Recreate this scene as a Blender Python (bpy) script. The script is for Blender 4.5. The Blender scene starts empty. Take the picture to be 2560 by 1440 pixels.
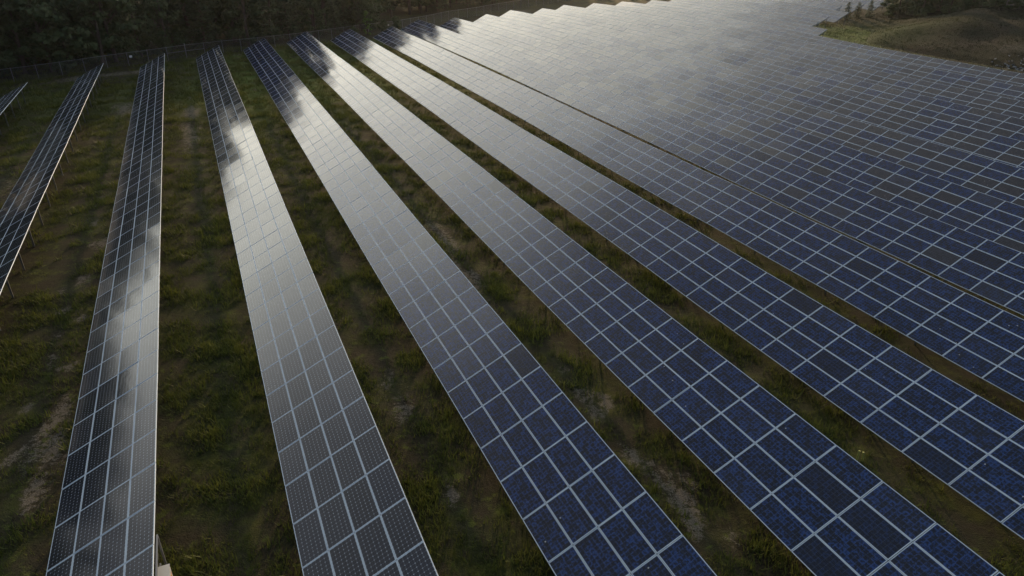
import bpy, bmesh, math, random
import numpy as np
from mathutils import Vector, Matrix, noise as mnoise

rng = random.Random(7)
nrng = np.random.default_rng(11)
scene = bpy.context.scene
COL = scene.collection
R = math.radians

# ---------------------------------------------------------------- layout (metres)
CAM_H, PITCH = 19.757, 0.48002
TH, TAU, PL, PW = -0.40736, 0.44990, 2.0635, 1.01
CT, ST = math.cos(TH), math.sin(TH)
TZ = [(-0.1012, 0, 2), (0.7121, 1, 1), (0.0517, 2, 0), (-0.2338, 0, 3), (0.3286, 1, 2), (0.3138, 2, 1), (0.1412, 3, 0),
      (0.048, 0, 4), (-0.2135, 1, 3), (0.5462, 2, 2), (-1.0545, 3, 1), (-0.9846, 4, 0), (0.0205, 0, 5), (-0.2876, 1, 4),
      (-0.0642, 2, 3), (0.7015, 3, 2), (-0.244, 4, 1), (0.5879, 5, 0)]


def terr(u, v):
    u = np.clip(u, -30, 117); v = np.clip(v, 4, 158)
    a = (u - 30) / 60.0; b = (v - 60) / 60.0
    return sum(c * a ** i * b ** j for c, i, j in TZ)


def xy(u, v):
    return u * CT + v * ST, -u * ST + v * CT


def uv_of(x, y):
    return x * CT - y * ST, x * ST + y * CT


def w(u, v, dz=0.0):
    x, y = xy(u, v)
    return Vector((x, y, float(terr(u, v)) + dz))


def gz_xy(x, y):
    u, v = uv_of(x, y)
    return float(terr(u, v))


def sstep(a, b, x):
    t = np.clip((x - a) / (b - a), 0, 1)
    return t * t * (3 - 2 * t)


F_PX = 1773.386 / 2560.0


def project(p):
    """image position (0..1, 0..1 from the top) and depth; only used to leave out what the frame cannot see"""
    cp, sp = math.cos(PITCH), math.sin(PITCH)
    dz = p[2] - CAM_H
    f = p[1] * cp - dz * sp
    up = p[1] * sp + dz * cp
    if f < 0.5:
        return None
    return 0.5 + F_PX * p[0] / f, 0.5 - F_PX * up / f * 16 / 9, f


# ---------------------------------------------------------------- node helpers
class NT:
    def __init__(s, tree):
        s.t = tree; s.n = tree.nodes; s.l = tree.links

    def add(s, typ, **kw):
        nd = s.n.new(typ)
        for k, v in kw.items():
            setattr(nd, k, v)
        return nd

    def put(s, sock, val):
        if isinstance(val, bpy.types.NodeSocket):
            s.l.new(val, sock)
        elif val is not None:
            if hasattr(sock, 'default_value'):
                dv = sock.default_value
                if hasattr(dv, '__len__') and not hasattr(val, '__len__'):
                    val = [val] * len(dv)
                if hasattr(dv, '__len__') and len(dv) == 4 and len(val) == 3:
                    val = list(val) + [1.0]
                sock.default_value = val

    def m(s, op, a, b=None, c=None, clamp=False):
        nd = s.add('ShaderNodeMath', operation=op, use_clamp=clamp)
        s.put(nd.inputs[0], a); s.put(nd.inputs[1], b); s.put(nd.inputs[2], c)
        return nd.outputs[0]

    def mix(s, f, a, b, typ='RGBA', blend='MIX'):
        nd = s.add('ShaderNodeMix', data_type=typ)
        if typ == 'RGBA':
            nd.blend_type = blend
            s.put(nd.inputs[0], f); s.put(nd.inputs[6], a); s.put(nd.inputs[7], b)
            return nd.outputs[2]
        s.put(nd.inputs[0], f); s.put(nd.inputs[2], a); s.put(nd.inputs[3], b)
        return nd.outputs[0]

    def noise(s, vec, scale, detail=4, rough=0.55, dims='3D'):
        nd = s.add('ShaderNodeTexNoise', noise_dimensions=dims)
        s.put(nd.inputs['Vector'], vec); s.put(nd.inputs['Scale'], scale)
        s.put(nd.inputs['Detail'], detail); s.put(nd.inputs['Roughness'], rough)
        return nd.outputs[0]

    def ramp(s, f, stops, interp='LINEAR'):
        nd = s.add('ShaderNodeValToRGB')
        cr = nd.color_ramp; cr.interpolation = interp
        while len(cr.elements) < len(stops):
            cr.elements.new(0.5)
        for e, (p, c) in zip(cr.elements, stops):
            e.position = p
            if not hasattr(c, '__len__'):
                c = (c, c, c)
            e.color = (c[0], c[1], c[2], 1)
        s.put(nd.inputs[0], f)
        return nd.outputs[0]

    def maprange(s, f, a, b, c=0.0, d=1.0, smooth=True):
        nd = s.add('ShaderNodeMapRange')
        nd.interpolation_type = 'SMOOTHSTEP' if smooth else 'LINEAR'
        nd.clamp = True
        s.put(nd.inputs[0], f)
        for i, v in zip((1, 2, 3, 4), (a, b, c, d)):
            s.put(nd.inputs[i], v)
        return nd.outputs[0]

    def attr(s, name, typ='GEOMETRY'):
        return s.add('ShaderNodeAttribute', attribute_name=name, attribute_type=typ)


def new_mat(name):
    m = bpy.data.materials.new(name)
    m.use_nodes = True
    t = NT(m.node_tree)
    b = t.n['Principled BSDF']
    return m, t, b


def simple_mat(name, col, rough=0.6, metal=0.0, var=0.15, scale=6.0, spec=0.5):
    m, t, b = new_mat(name)
    co = t.add('ShaderNodeTexCoord').outputs['Object']
    f = t.noise(co, scale, 4)
    dk = [c * (1 - var) for c in col]; lt = [min(1, c * (1 + var)) for c in col]
    t.put(b.inputs['Base Color'], t.mix(f, dk, lt))
    b.inputs['Roughness'].default_value = rough
    b.inputs['Metallic'].default_value = metal
    b.inputs['Specular IOR Level'].default_value = spec
    return m


# ---------------------------------------------------------------- mesh helpers
class MB:
    """collects vertices / faces (with optional uv and material index) for one mesh"""
    def __init__(s):
        s.v = []; s.f = []; s.mi = []; s.uv = []; s.rn = []

    def quad(s, pts, mi=0, uv=None, rn=0.0):
        i = len(s.v)
        s.v += [tuple(p) for p in pts]
        s.f.append(tuple(range(i, i + len(pts))))
        s.mi.append(mi); s.uv.append(uv or [(0.0, 0.0)] * len(pts)); s.rn.append(rn)

    def box(s, x0, x1, y0, y1, z0, z1, M=None, mi=0, rn=0.0, bottom=True):
        c = [(x0, y0, z0), (x1, y0, z0), (x1, y1, z0), (x0, y1, z0), (x0, y0, z1), (x1, y0, z1), (x1, y1, z1), (x0, y1, z1)]
        if M is not None:
            c = [tuple(M @ Vector(p)) for p in c]
        fs = [(4, 5, 6, 7), (0, 1, 5, 4), (1, 2, 6, 5), (2, 3, 7, 6), (3, 0, 4, 7)]
        if bottom:
            fs.append((3, 2, 1, 0))
        i = len(s.v)
        s.v += c
        for f in fs:
            s.f.append(tuple(i + k for k in f)); s.mi.append(mi)
            s.uv.append([(0.0, 0.0)] * 4); s.rn.append(rn)

    def beam(s, p, q, a, b, up=Vector((0, 0, 1)), mi=0):
        p = Vector(p); q = Vector(q); d = q - p; L = d.length
        x = d.normalized(); y = up.cross(x)
        if y.length < 1e-4:
            y = Vector((0, 1, 0)).cross(x)
        y.normalize(); z = x.cross(y)
        M = Matrix(((x.x, y.x, z.x, p.x), (x.y, y.y, z.y, p.y), (x.z, y.z, z.z, p.z), (0, 0, 0, 1)))
        s.box(0, L, -a / 2, a / 2, -b / 2, b / 2, M, mi)

    def tube(s, pts, rads, n=8, cap=True, mi=0):
        base = len(s.v); m = len(pts)
        for k, (p, r) in enumerate(zip(pts, rads)):
            p = Vector(p)
            d = (Vector(pts[min(k + 1, m - 1)]) - Vector(pts[max(k - 1, 0)])).normalized()
            a = d.cross(Vector((0.3, 0.9, 0.1))); a.normalize(); b = d.cross(a)
            for j in range(n):
                an = 2 * math.pi * j / n
                s.v.append(tuple(p + a * (r * math.cos(an)) + b * (r * math.sin(an))))
        for k in range(m - 1):
            for j in range(n):
                j2 = (j + 1) % n
                s.f.append((base + k * n + j, base + k * n + j2, base + (k + 1) * n + j2, base + (k + 1) * n + j))
                s.mi.append(mi); s.uv.append([(0.0, 0.0)] * 4); s.rn.append(0.0)
        if cap:
            s.f.append(tuple(base + (m - 1) * n + j for j in range(n))); s.mi.append(mi)
            s.uv.append([(0.0, 0.0)] * n); s.rn.append(0.0)

    def mesh(s, name, mats, attrs=True):
        me = bpy.data.meshes.new(name)
        me.from_pydata(s.v, [], s.f)
        for m in mats:
            me.materials.append(m)
        if len(mats) > 1:
            me.polygons.foreach_set('material_index', s.mi)
        if attrs:
            ul = me.uv_layers.new(name='UVMap')
            flat = [c for u in s.uv for p in u for c in p]
            ul.data.foreach_set('uv', flat)
            at = me.attributes.new('rnd', 'FLOAT', 'FACE')
            at.data.foreach_set('value', s.rn)
        me.update()
        return me

    def build(s, name, mats, parent=None, attrs=False):
        if not isinstance(mats, (list, tuple)):
            mats = [mats]
        return link(name, s.mesh(name, mats, attrs), parent)


def link(name, data, parent=None, matrix=None):
    o = bpy.data.objects.new(name, data)
    COL.objects.link(o)
    if parent is not None:
        o.parent = parent
    if matrix is not None:
        o.matrix_basis = matrix
    return o


def tag(o, label=None, cat=None, group=None, kind=None):
    if label: o['label'] = label
    if cat: o['category'] = cat
    if group: o['group'] = group
    if kind: o['kind'] = kind
    return o


def empty(name, loc, rz=0.0):
    o = bpy.data.objects.new(name, None)
    o.empty_display_size = 0.5
    COL.objects.link(o)
    o.location = loc; o.rotation_euler = (0, 0, rz)
    return o


def copy_tree(src, loc, rz=0.0, sc=(1, 1, 1)):
    r = src.copy(); COL.objects.link(r)
    r.location = loc; r.rotation_euler = (0, 0, rz); r.scale = sc
    for ch in list(src.children):
        c = ch.copy(); COL.objects.link(c); c.parent = r
        for g in list(ch.children):
            d = g.copy(); COL.objects.link(d); d.parent = c
    return r


# ---------------------------------------------------------------- materials
def pv_material(name, mono, sheen_tint=0):
    m, t, b = new_mat(name)
    uv = t.add('ShaderNodeUVMap', uv_map='UVMap').outputs[0]
    sep = t.add('ShaderNodeSeparateXYZ'); t.put(sep.inputs[0], uv)
    U, V = sep.outputs[0], sep.outputs[1]
    rn = t.m('FRACT', t.m('ADD', t.add('ShaderNodeObjectInfo').outputs['Random'], t.attr('rnd').outputs['Fac']))
    mu, mv = 0.0075, 0.015                                   # white backsheet margin round the cells
    cu = t.m('MULTIPLY', t.m('DIVIDE', t.m('SUBTRACT', U, mu), 1 - 2 * mu), 12.0)
    cv = t.m('MULTIPLY', t.m('DIVIDE', t.m('SUBTRACT', V, mv), 1 - 2 * mv), 6.0)
    fu = t.m('FRACT', cu); fv = t.m('FRACT', cv)
    du = t.m('MINIMUM', fu, t.m('SUBTRACT', 1.0, fu)); dv = t.m('MINIMUM', fv, t.m('SUBTRACT', 1.0, fv))
    inside = t.m('MULTIPLY', t.m('MULTIPLY', t.m('GREATER_THAN', cu, 0.0), t.m('LESS_THAN', cu, 12.0)),
                 t.m('MULTIPLY', t.m('GREATER_THAN', cv, 0.0), t.m('LESS_THAN', cv, 6.0)))
    comb = t.add('ShaderNodeCombineXYZ')
    t.put(comb.inputs[0], t.m('FLOOR', cu)); t.put(comb.inputs[1], t.m('FLOOR', cv)); t.put(comb.inputs[2], t.m('MULTIPLY', rn, 91.7))
    wn = t.add('ShaderNodeTexWhiteNoise', noise_dimensions='3D'); t.put(wn.inputs['Vector'], comb.outputs[0])
    cell = wn.outputs['Value']
    off = t.add('ShaderNodeCombineXYZ')
    t.put(off.inputs[0], t.m('MULTIPLY', U, 2.03)); t.put(off.inputs[1], V); t.put(off.inputs[2], t.m('MULTIPLY', rn, 57.0))
    if mono:
        base = t.mix(cell, (0.010, 0.011, 0.015), (0.014, 0.015, 0.021))
        base = t.mix(t.m('MULTIPLY', rn, 0.5), base, (0.012, 0.015, 0.03))
        dia = t.m('LESS_THAN', t.m('ADD', du, dv), 0.135)
        gap = t.m('MULTIPLY', t.m('LESS_THAN', t.m('MINIMUM', du, dv), 0.011), 0.6)
        white = t.m('MAXIMUM', dia, gap)
    else:
        g1 = t.noise(off.outputs[0], 13.0, 2, 0.5)
        g2 = t.noise(off.outputs[0], 42.0, 2, 0.6)
        g = t.m('ADD', t.m('MULTIPLY', g1, 0.55), t.m('MULTIPLY', g2, 0.45))
        g = t.m('ADD', g, t.m('MULTIPLY', t.m('SUBTRACT', cell, 0.5), 0.17))
        g = t.m('ADD', g, t.m('SUBTRACT', 0.05, t.m('MULTIPLY', t.m('MINIMUM', du, dv), 0.34)))
        amt = t.maprange(rn, 0.015, 0.09, 0.0, 1.0)
        g = t.m('MULTIPLY', t.maprange(g, 0.44, 0.64), t.m('ADD', 0.30, t.m('MULTIPLY', amt, 0.70)))
        if sheen_tint == 0:
            base = t.mix(g, (0.0085, 0.0095, 0.018), (0.018, 0.049, 0.168))
        else:                                               # warm oblique reflection painted into greyer cells, brown to blue from module to module
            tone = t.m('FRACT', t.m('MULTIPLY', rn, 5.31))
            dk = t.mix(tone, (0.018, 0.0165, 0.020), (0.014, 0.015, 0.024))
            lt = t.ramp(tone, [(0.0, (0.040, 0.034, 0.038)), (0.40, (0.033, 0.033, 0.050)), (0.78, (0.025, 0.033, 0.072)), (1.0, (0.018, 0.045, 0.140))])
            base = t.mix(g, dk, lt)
        white = t.m('MULTIPLY', t.m('LESS_THAN', t.m('MINIMUM', du, dv), 0.011), 0.18)
    # three silver bus bars along each cell row
    bb = t.m('ABSOLUTE', t.m('SUBTRACT', t.m('FRACT', t.m('MULTIPLY', fv, 3.0)), 0.5))
    bus = t.m('MULTIPLY', t.m('LESS_THAN', bb, 0.035), 0.13 if mono else 0.12)
    colr = t.mix(t.m('MAXIMUM', bus, white), base, (0.42, 0.46, 0.50))
    colr = t.mix(t.m('SUBTRACT', 1.0, inside), colr, (0.62, 0.69, 0.74))
    # thin dust film, uneven over the module and heavier at its lower edge
    dust = t.noise(off.outputs[0], 2.2, 5, 0.6)
    dfac = t.m('ADD', t.m('MULTIPLY', t.maprange(dust, 0.4, 0.8), 0.010), t.m('MULTIPLY', t.maprange(V, 0.10, 0.02), 0.02))
    dfac = t.m('ADD', dfac, t.m('MULTIPLY', t.maprange(t.m('FRACT', t.m('MULTIPLY', rn, 7.13)), 0.55, 1.0), 0.022))
    colr = t.mix(dfac, colr, (0.30, 0.28, 0.25))
    # a few bird droppings
    vo = t.add('ShaderNodeTexVoronoi', feature='F1'); t.put(vo.inputs['Vector'], off.outputs[0]); vo.inputs['Scale'].default_value = 2.6
    drop = t.m('MULTIPLY', t.m('LESS_THAN', vo.outputs['Distance'], 0.075), t.m('GREATER_THAN', t.m('FRACT', t.m('MULTIPLY', rn, 3.7)), 0.86))
    colr = t.mix(t.m('MULTIPLY', drop, 0.8), colr, (0.55, 0.54, 0.50))
    t.put(b.inputs['Base Color'], colr)
    t.put(b.inputs['Roughness'], t.m('ADD', 0.09, t.m('MULTIPLY', rn, 0.05)))
    b.inputs['IOR'].default_value = 1.5 if mono else (1.45 if sheen_tint else 1.40)   # the blue modules have coated glass
    nz = t.noise(off.outputs[0], 3.0, 1, 0.5)
    bp = t.add('ShaderNodeBump'); bp.inputs['Strength'].default_value = 0.05; bp.inputs['Distance'].default_value = 0.02
    t.put(bp.inputs['Height'], nz); t.l.new(bp.outputs[0], b.inputs['Normal'])
    return m


MONO = pv_material('mono_cells', True)
POLY = pv_material('poly_cells', False)
POLY_SHEEN = pv_material('poly_cells_warm_sheen', False, 1)
ALU = simple_mat('aluminium_frame', (0.62, 0.69, 0.74), 0.6, 0.0, 0.06, 3.0, 0.25)
STEEL = simple_mat('galvanised_steel', (0.22, 0.23, 0.24), 0.5, 0.6, 0.25, 5.0)
BACK = simple_mat('backsheet', (0.55, 0.55, 0.54), 0.7)
GALV = simple_mat('fence_steel', (0.22, 0.23, 0.245), 0.5, 0.5, 0.2, 3.0)
CABINET = simple_mat('cabinet_paint', (0.52, 0.51, 0.48), 0.45, 0.0, 0.06, 3.0)
BARK = simple_mat('bark', (0.09, 0.075, 0.06), 0.9, 0.0, 0.4, 8.0, 0.2)
WOOD = simple_mat('weathered_wood', (0.20, 0.18, 0.16), 0.85, 0.0, 0.3, 6.0, 0.2)
SIGN = simple_mat('white_sign', (0.78, 0.78, 0.76), 0.5, 0.0, 0.05, 3.0)
YEL = simple_mat('yellow_plastic', (0.42, 0.40, 0.10), 0.6, 0.0, 0.15, 9.0)
STONE = simple_mat('pale_stone', (0.30, 0.31, 0.32), 0.8, 0.0, 0.35, 4.0, 0.3)


def leaf_material(name, dark, light, trans=0.25):
    m, t, b = new_mat(name)
    rn = t.add('ShaderNodeObjectInfo').outputs['Random']
    f = t.attr('rnd').outputs['Fac']
    c = t.mix(f, dark, light)
    c = t.mix(t.m('MULTIPLY', rn, 0.35), c, [x * 0.6 for x in dark])
    t.put(b.inputs['Base Color'], c)
    b.inputs['Roughness'].default_value = 0.65
    b.inputs['Specular IOR Level'].default_value = 0.2
    tr = t.add('ShaderNodeBsdfTranslucent'); t.put(tr.inputs[0], c)
    mx = t.add('ShaderNodeMixShader'); mx.inputs[0].default_value = trans
    t.l.new(b.outputs[0], mx.inputs[1]); t.l.new(tr.outputs[0], mx.inputs[2])
    t.l.new(mx.outputs[0], t.n['Material Output'].inputs[0])
    return m


LEAF_PINE = leaf_material('pine_needles', (0.045, 0.068, 0.036), (0.105, 0.145, 0.070))
LEAF_OAK = leaf_material('oak_leaves', (0.050, 0.075, 0.032), (0.115, 0.150, 0.060))
LEAF_YOUNG = leaf_material('young_leaves', (0.090, 0.170, 0.040), (0.150, 0.240, 0.060))
GRASS_HILL = leaf_material('hill_grass_blades', (0.008, 0.014, 0.005), (0.062, 0.094, 0.020), 0.3)
GRASS_M = leaf_material('grass_blades', (0.036, 0.062, 0.014), (0.205, 0.220, 0.042), 0.35)


def ground_material(name, hill=False):
    m, t, b = new_mat(name)
    co = t.add('ShaderNodeTexCoord').outputs['Object']
    n1 = t.noise(co, 0.10, 4, 0.6); n2 = t.noise(co, 0.55, 5, 0.65); n3 = t.noise(co, 4.0, 4, 0.7); n4 = t.noise(co, 18.0, 3, 0.7)
    n3 = t.maprange(n3, 0.30, 0.70, smooth=False); n4 = t.maprange(n4, 0.30, 0.70, smooth=False)
    green = t.mix(n3, (0.017, 0.025, 0.009), (0.050, 0.060, 0.020))
    green = t.mix(t.maprange(n2, 0.45, 0.72), green, (0.072, 0.074, 0.018))
    brown = t.mix(n4, (0.024, 0.020, 0.012), (0.070, 0.059, 0.040))
    reddish = t.mix(n3, (0.022, 0.019, 0.010), (0.054, 0.046, 0.026))
    f = t.maprange(t.m('ADD', t.m('MULTIPLY', n1, 0.55), t.m('MULTIPLY', n2, 0.45)), 0.42, 0.60)
    soil = t.mix(t.maprange(n1, 0.40, 0.62), reddish, brown)
    c = t.mix(f, soil, green)
    n5 = t.noise(co, 1.6, 4, 0.7)
    c = t.mix(t.m('MULTIPLY', t.maprange(n5, 0.56, 0.68), .75), c, t.mix(n4, (0.060, 0.085, 0.014), (0.120, 0.135, 0.028)))
    c = t.mix(t.m('MULTIPLY', t.maprange(n5, 0.46, 0.34), .7), c, t.mix(n4, (0.020, 0.017, 0.011), (0.050, 0.042, 0.030)))
    lu = t.attr('lush').outputs['Fac']
    c = t.mix(t.m('MULTIPLY', lu, t.maprange(n2, 0.30, 0.50)), c, t.mix(n3, (0.040, 0.070, 0.010), (0.105, 0.150, 0.026)))
    d = t.attr('dirt').outputs['Fac']
    sand = t.mix(n4, (0.060, 0.051, 0.039), (0.215, 0.190, 0.155))
    brk = t.m('ADD', t.m('MULTIPLY', t.m('SUBTRACT', n3, 0.5), 1.5), t.m('MULTIPLY', t.m('SUBTRACT', n2, 0.5), 1.3))
    brk = t.m('ADD', brk, t.m('MULTIPLY', t.m('SUBTRACT', n4, 0.5), 0.8))
    dm = t.maprange(t.m('ADD', t.m('MULTIPLY', d, t.m('ADD', 1.0, brk)), t.m('MULTIPLY', brk, 0.10)), 0.40, 0.85)
    dm = t.m('MULTIPLY', dm, 0.9)
    c = t.mix(dm, c, sand)
    if hill:
        c = t.mix(n3, (0.004, 0.007, 0.003), (0.014, 0.019, 0.007))
        c = t.mix(t.m('MULTIPLY', t.maprange(t.m('ADD', t.m('MULTIPLY', n1, .5), t.m('MULTIPLY', n2, .5)), 0.48, 0.62), .8), c, t.mix(n4, (0.011, 0.009, 0.007), (0.032, 0.027, 0.020)))
        c = t.mix(lu, c, t.mix(n3, (0.013, 0.026, 0.005), (0.040, 0.066, 0.013)))
        c = t.mix(t.m('MULTIPLY', dm, 0.4), c, sand)
    t.put(b.inputs['Base Color'], c)
    b.inputs['Roughness'].default_value = 0.95
    b.inputs['Specular IOR Level'].default_value = 0.1
    bp = t.add('ShaderNodeBump'); bp.inputs['Strength'].default_value = 0.8; bp.inputs['Distance'].default_value = 0.12
    t.put(bp.inputs['Height'], t.m('ADD', t.m('MULTIPLY', n3, 0.6), t.m('MULTIPLY', n4, 0.5)))
    t.l.new(bp.outputs[0], b.inputs['Normal'])
    return m


GROUND_M = ground_material('meadow_soil')
HILL_M = ground_material('hill_soil', True)

# ---------------------------------------------------------------- ground sheet
# bare patches: (u, v, radius across, radius along, strength)
PATCH = [ (-1.4, 90.9, 1.1, 4, .9), (-2.0, 80, 0.9, 9, .7),
         (-8.8, 96, 1.6, 5, .8), (13.7, 44, 0.8, 5, .7), (12.6, 37, 1.0, 5, .7), 
         (-11, 121.5, 9, 1.8, .9), (2, 130.5, 6, 1.2, .5), (-18, 119.5, 6, 1.5, .7), (75.5, 172, 3.5, 3.5, .9), (82, 168, 3.0, 2.5, 1.0), (60, 160, 6, 2, .5),
         (6.0, 58, 1.0, 6, .4), (5.6, 28, 1.0, 5, .35), (-16.5, 70, 1.6, 8, .5), (-17, 50, 1.5, 6, .5), (-1.6, 60, 0.8, 8, .35),
         (20.8, 60, 0.8, 8, .4), (28, 75, .8, 9, .4), (10, 108, 2.0, 2.5, .4), (6.2, 46, 0.9, 4, .4)]


_pr = random.Random(5)
for cu_, cv_, su_, sv_, n_ in ((-9.3, 31, .75, 7.0, 30), (13.9, 17.6, .35, 2.0, 12), (13.8, 23.2, .35, 1.2, 6), (12.8, 38, .5, 4, 7), (-17, 58, .8, 9, 12), (-11.5, 121.2, 4.5, .9, 26), (3, 131.5, 3, .8, 10), (-9, 96, .9, 2.5, 8), (-1.4, 91, .7, 2.5, 8), (-1.6, 82, .6, 6, 10), (5.8, 24, .6, 5, 7), (-9.0, 60, .7, 8, 8), (21.2, 30, .4, 6, 6)):
    for _ in range(n_):
        k_ = _pr.uniform(.25, 1)
        PATCH.append((_pr.gauss(cu_, su_), _pr.gauss(cv_, sv_), .16 + .34 * k_, .35 + 1.1 * k_ * _pr.random(), _pr.uniform(.6, 1.15)))


def dirt_at(u, v):
    d = np.zeros_like(u)
    for pu, pv, ru, rv, s in PATCH:
        q = ((u - pu) / ru) ** 2 + ((v - pv) / rv) ** 2
        d = np.maximum(d, s * np.exp(-q * 0.9))
    return d


def lush_at(U, V):
    a = sstep(72, 100, V + 6 * np.sin(U * .45)) * sstep(-4, 3, U) * (1 - sstep(126, 134, V - U * .25))
    b_ = 0.35 * sstep(84, 100, V) * (1 - sstep(108, 116, V)) * sstep(-26, -20, U)
    tip = sstep(88, 103, V) * sstep(103, 107, U) * (1 - sstep(120, 140, U)) * (1 - sstep(114, 124, V))
    return np.clip((a * .9 + b_) * (1 - sstep(44, 56, U)) + tip * .95, 0, 1)


def grid_mesh(name, us, vs, zfun, mat, dfun):
    U, V = np.meshgrid(us, vs, indexing='ij')
    Z = zfun(U, V)
    X = U * CT + V * ST; Y = -U * ST + V * CT
    co = np.stack([X, Y, Z], -1).reshape(-1, 3)
    nu, nv = len(us), len(vs)
    idx = np.arange(nu * nv).reshape(nu, nv)
    # u to the right, v away: this order makes the normals point up
    f = np.stack([idx[:-1, :-1], idx[1:, :-1], idx[1:, 1:], idx[:-1, 1:]], -1).reshape(-1, 4)
    me = bpy.data.meshes.new(name)
    me.vertices.add(len(co)); me.vertices.foreach_set('co', co.ravel())
    me.loops.add(f.size); me.loops.foreach_set('vertex_index', f.ravel())
    me.polygons.add(len(f)); me.polygons.foreach_set('loop_start', np.arange(len(f)) * 4)
    me.polygons.foreach_set('loop_total', np.full(len(f), 4))
    me.update(calc_edges=True); me.validate()
    at = me.attributes.new('dirt', 'FLOAT', 'POINT')
    at.data.foreach_set('value', dfun(U, V).ravel())
    at2 = me.attributes.new('lush', 'FLOAT', 'POINT')
    at2.data.foreach_set('value', lush_at(U, V).ravel())
    me.polygons.foreach_set('use_smooth', np.ones(len(f), bool))
    me.materials.append(mat)
    return me


us = np.concatenate([[-3000, -1200, -500, -250, -150, -110], np.arange(-90, -36, 2.0), np.arange(-36, 36, 0.5), np.arange(36, 200, 2.0), [240, 320, 500, 1000, 3000]])
vs = np.concatenate([[-1500, -500, -200, -100, -50], np.arange(-30, 4, 2.0), np.arange(4, 140, 0.75), np.arange(140, 190, 2.0), [210, 260, 350, 600, 1200, 3500]])


def ground_z(U, V):
    z = terr(U, V)
    h = 0.05 * np.sin(U * 1.3 + np.sin(V * .7) * 2) * np.sin(V * 0.9 + np.cos(U * .5))
    return z + h


g = link('ground', grid_mesh('ground', us, vs, ground_z, GROUND_M, dirt_at))
tag(g, kind='structure')

# grassy mound at the right end of the array
CREST = 5.0


def hill_h(U, V):
    edge = 109.5 + 13.0 * sstep(97, 112, V)                       # foot of the mound steps back along the row ends
    rise = sstep(0, 1, np.clip((U - edge) / 31.0, 0, 1)) * 0.55 + 0.45 * np.clip((U - edge) / 31.0, 0, 1)
    end = 1 - sstep(93, 126, V) * 0.85
    near = 0.75 + 0.25 * sstep(30, 90, V)
    bump = 0.28 * np.sin(U * .35 + V * .21) + 0.22 * np.sin(V * .5 - U * .2)
    h = CREST * rise * end * near + bump * np.clip(rise * 2, 0, 1) * .7
    return terr(U, V) - 0.5 + (h + 0.5) * np.clip(rise * 8, 0, 1) - 0.0


hus = np.concatenate([np.arange(108, 160, 1.0), np.arange(160, 260, 5.0)])
hvs = np.concatenate([np.arange(-10, 30, 4.0), np.arange(30, 134, 1.0)])


def hill_dirt(U, V):
    d = np.zeros_like(U)
    for pu, pv, ru, rv, s in [(121, 77, 3, 3, .9), (119, 70, 2, 3, .7), (133, 80, 5, 5, .35), (138, 97, 4, 7, .6), (128, 72, 3, 3, .5), (115, 86, 1.5, 2, .5)]:
        d = np.maximum(d, s * np.exp(-(((U - pu) / ru) ** 2 + ((V - pv) / rv) ** 2)))
    return d


hill = link('hill', grid_mesh('hill', hus, hvs, hill_h, HILL_M, hill_dirt))
tag(hill, kind='structure')


def hill_pt(u, v, dz=0.0):
    x, y = xy(u, v)
    return Vector((x, y, float(hill_h(np.array(u * 1.0), np.array(v * 1.0))) + dz))


# ---------------------------------------------------------------- solar rows
ML, MW, MH = 2.036, 0.994, 0.042           # module length, width, frame depth
LIP = 0.012


def add_glass(mb, M, mi, rn):
    x0, x1, y0, y1 = LIP, ML - LIP, LIP, MW - LIP
    pts = [M @ Vector(p) for p in ((x0, y0, MH - .003), (x1, y0, MH - .003), (x1, y1, MH - .003), (x0, y1, MH - .003))]
    mb.quad(pts, mi, [(0, 0), (1, 0), (1, 1), (0, 1)], rn)


def add_back(mb, M, mi):
    pts = [M @ Vector(p) for p in ((LIP, MW - LIP, MH - .009), (ML - LIP, MW - LIP, MH - .009), (ML - LIP, LIP, MH - .009), (LIP, LIP, MH - .009))]
    mb.quad(pts, mi)


def add_frame(mb, M, mi):
    mb.box(0, ML, 0, LIP, 0, MH, M, mi)
    mb.box(0, ML, MW - LIP, MW, 0, MH, M, mi)
    mb.box(0, LIP, LIP, MW - LIP, 0, MH, M, mi)
    mb.box(ML - LIP, ML, LIP, MW - LIP, 0, MH, M, mi)


I4 = Matrix.Identity(4)
MESH = {}
for kind, mat in (('mono', MONO), ('poly', POLY), ('grey', POLY_SHEEN)):
    a = MB(); add_glass(a, I4, 0, 0.0); add_back(a, I4, 1)
    MESH[kind] = a.mesh(kind + '_laminate', [mat, BACK])
    a = MB(); add_glass(a, I4, 0, 0.0); add_back(a, I4, 1); add_frame(a, I4, 2)
    MESH[kind + '_full'] = a.mesh(kind + '_module', [mat, BACK, ALU])
a = MB(); add_frame(a, I4, 0)
MESH['frame'] = a.mesh('module_frame', [ALU], False)
a = MB()
a.box(-0.05, 0.05, -0.006, 0.006, 0, 1); a.box(-0.05, -0.04, -0.04, 0.04, 0, 1); a.box(0.04, 0.05, -0.04, 0.04, 0, 1)
MESH['post'] = a.mesh('rack_post', [STEEL], False)

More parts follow.
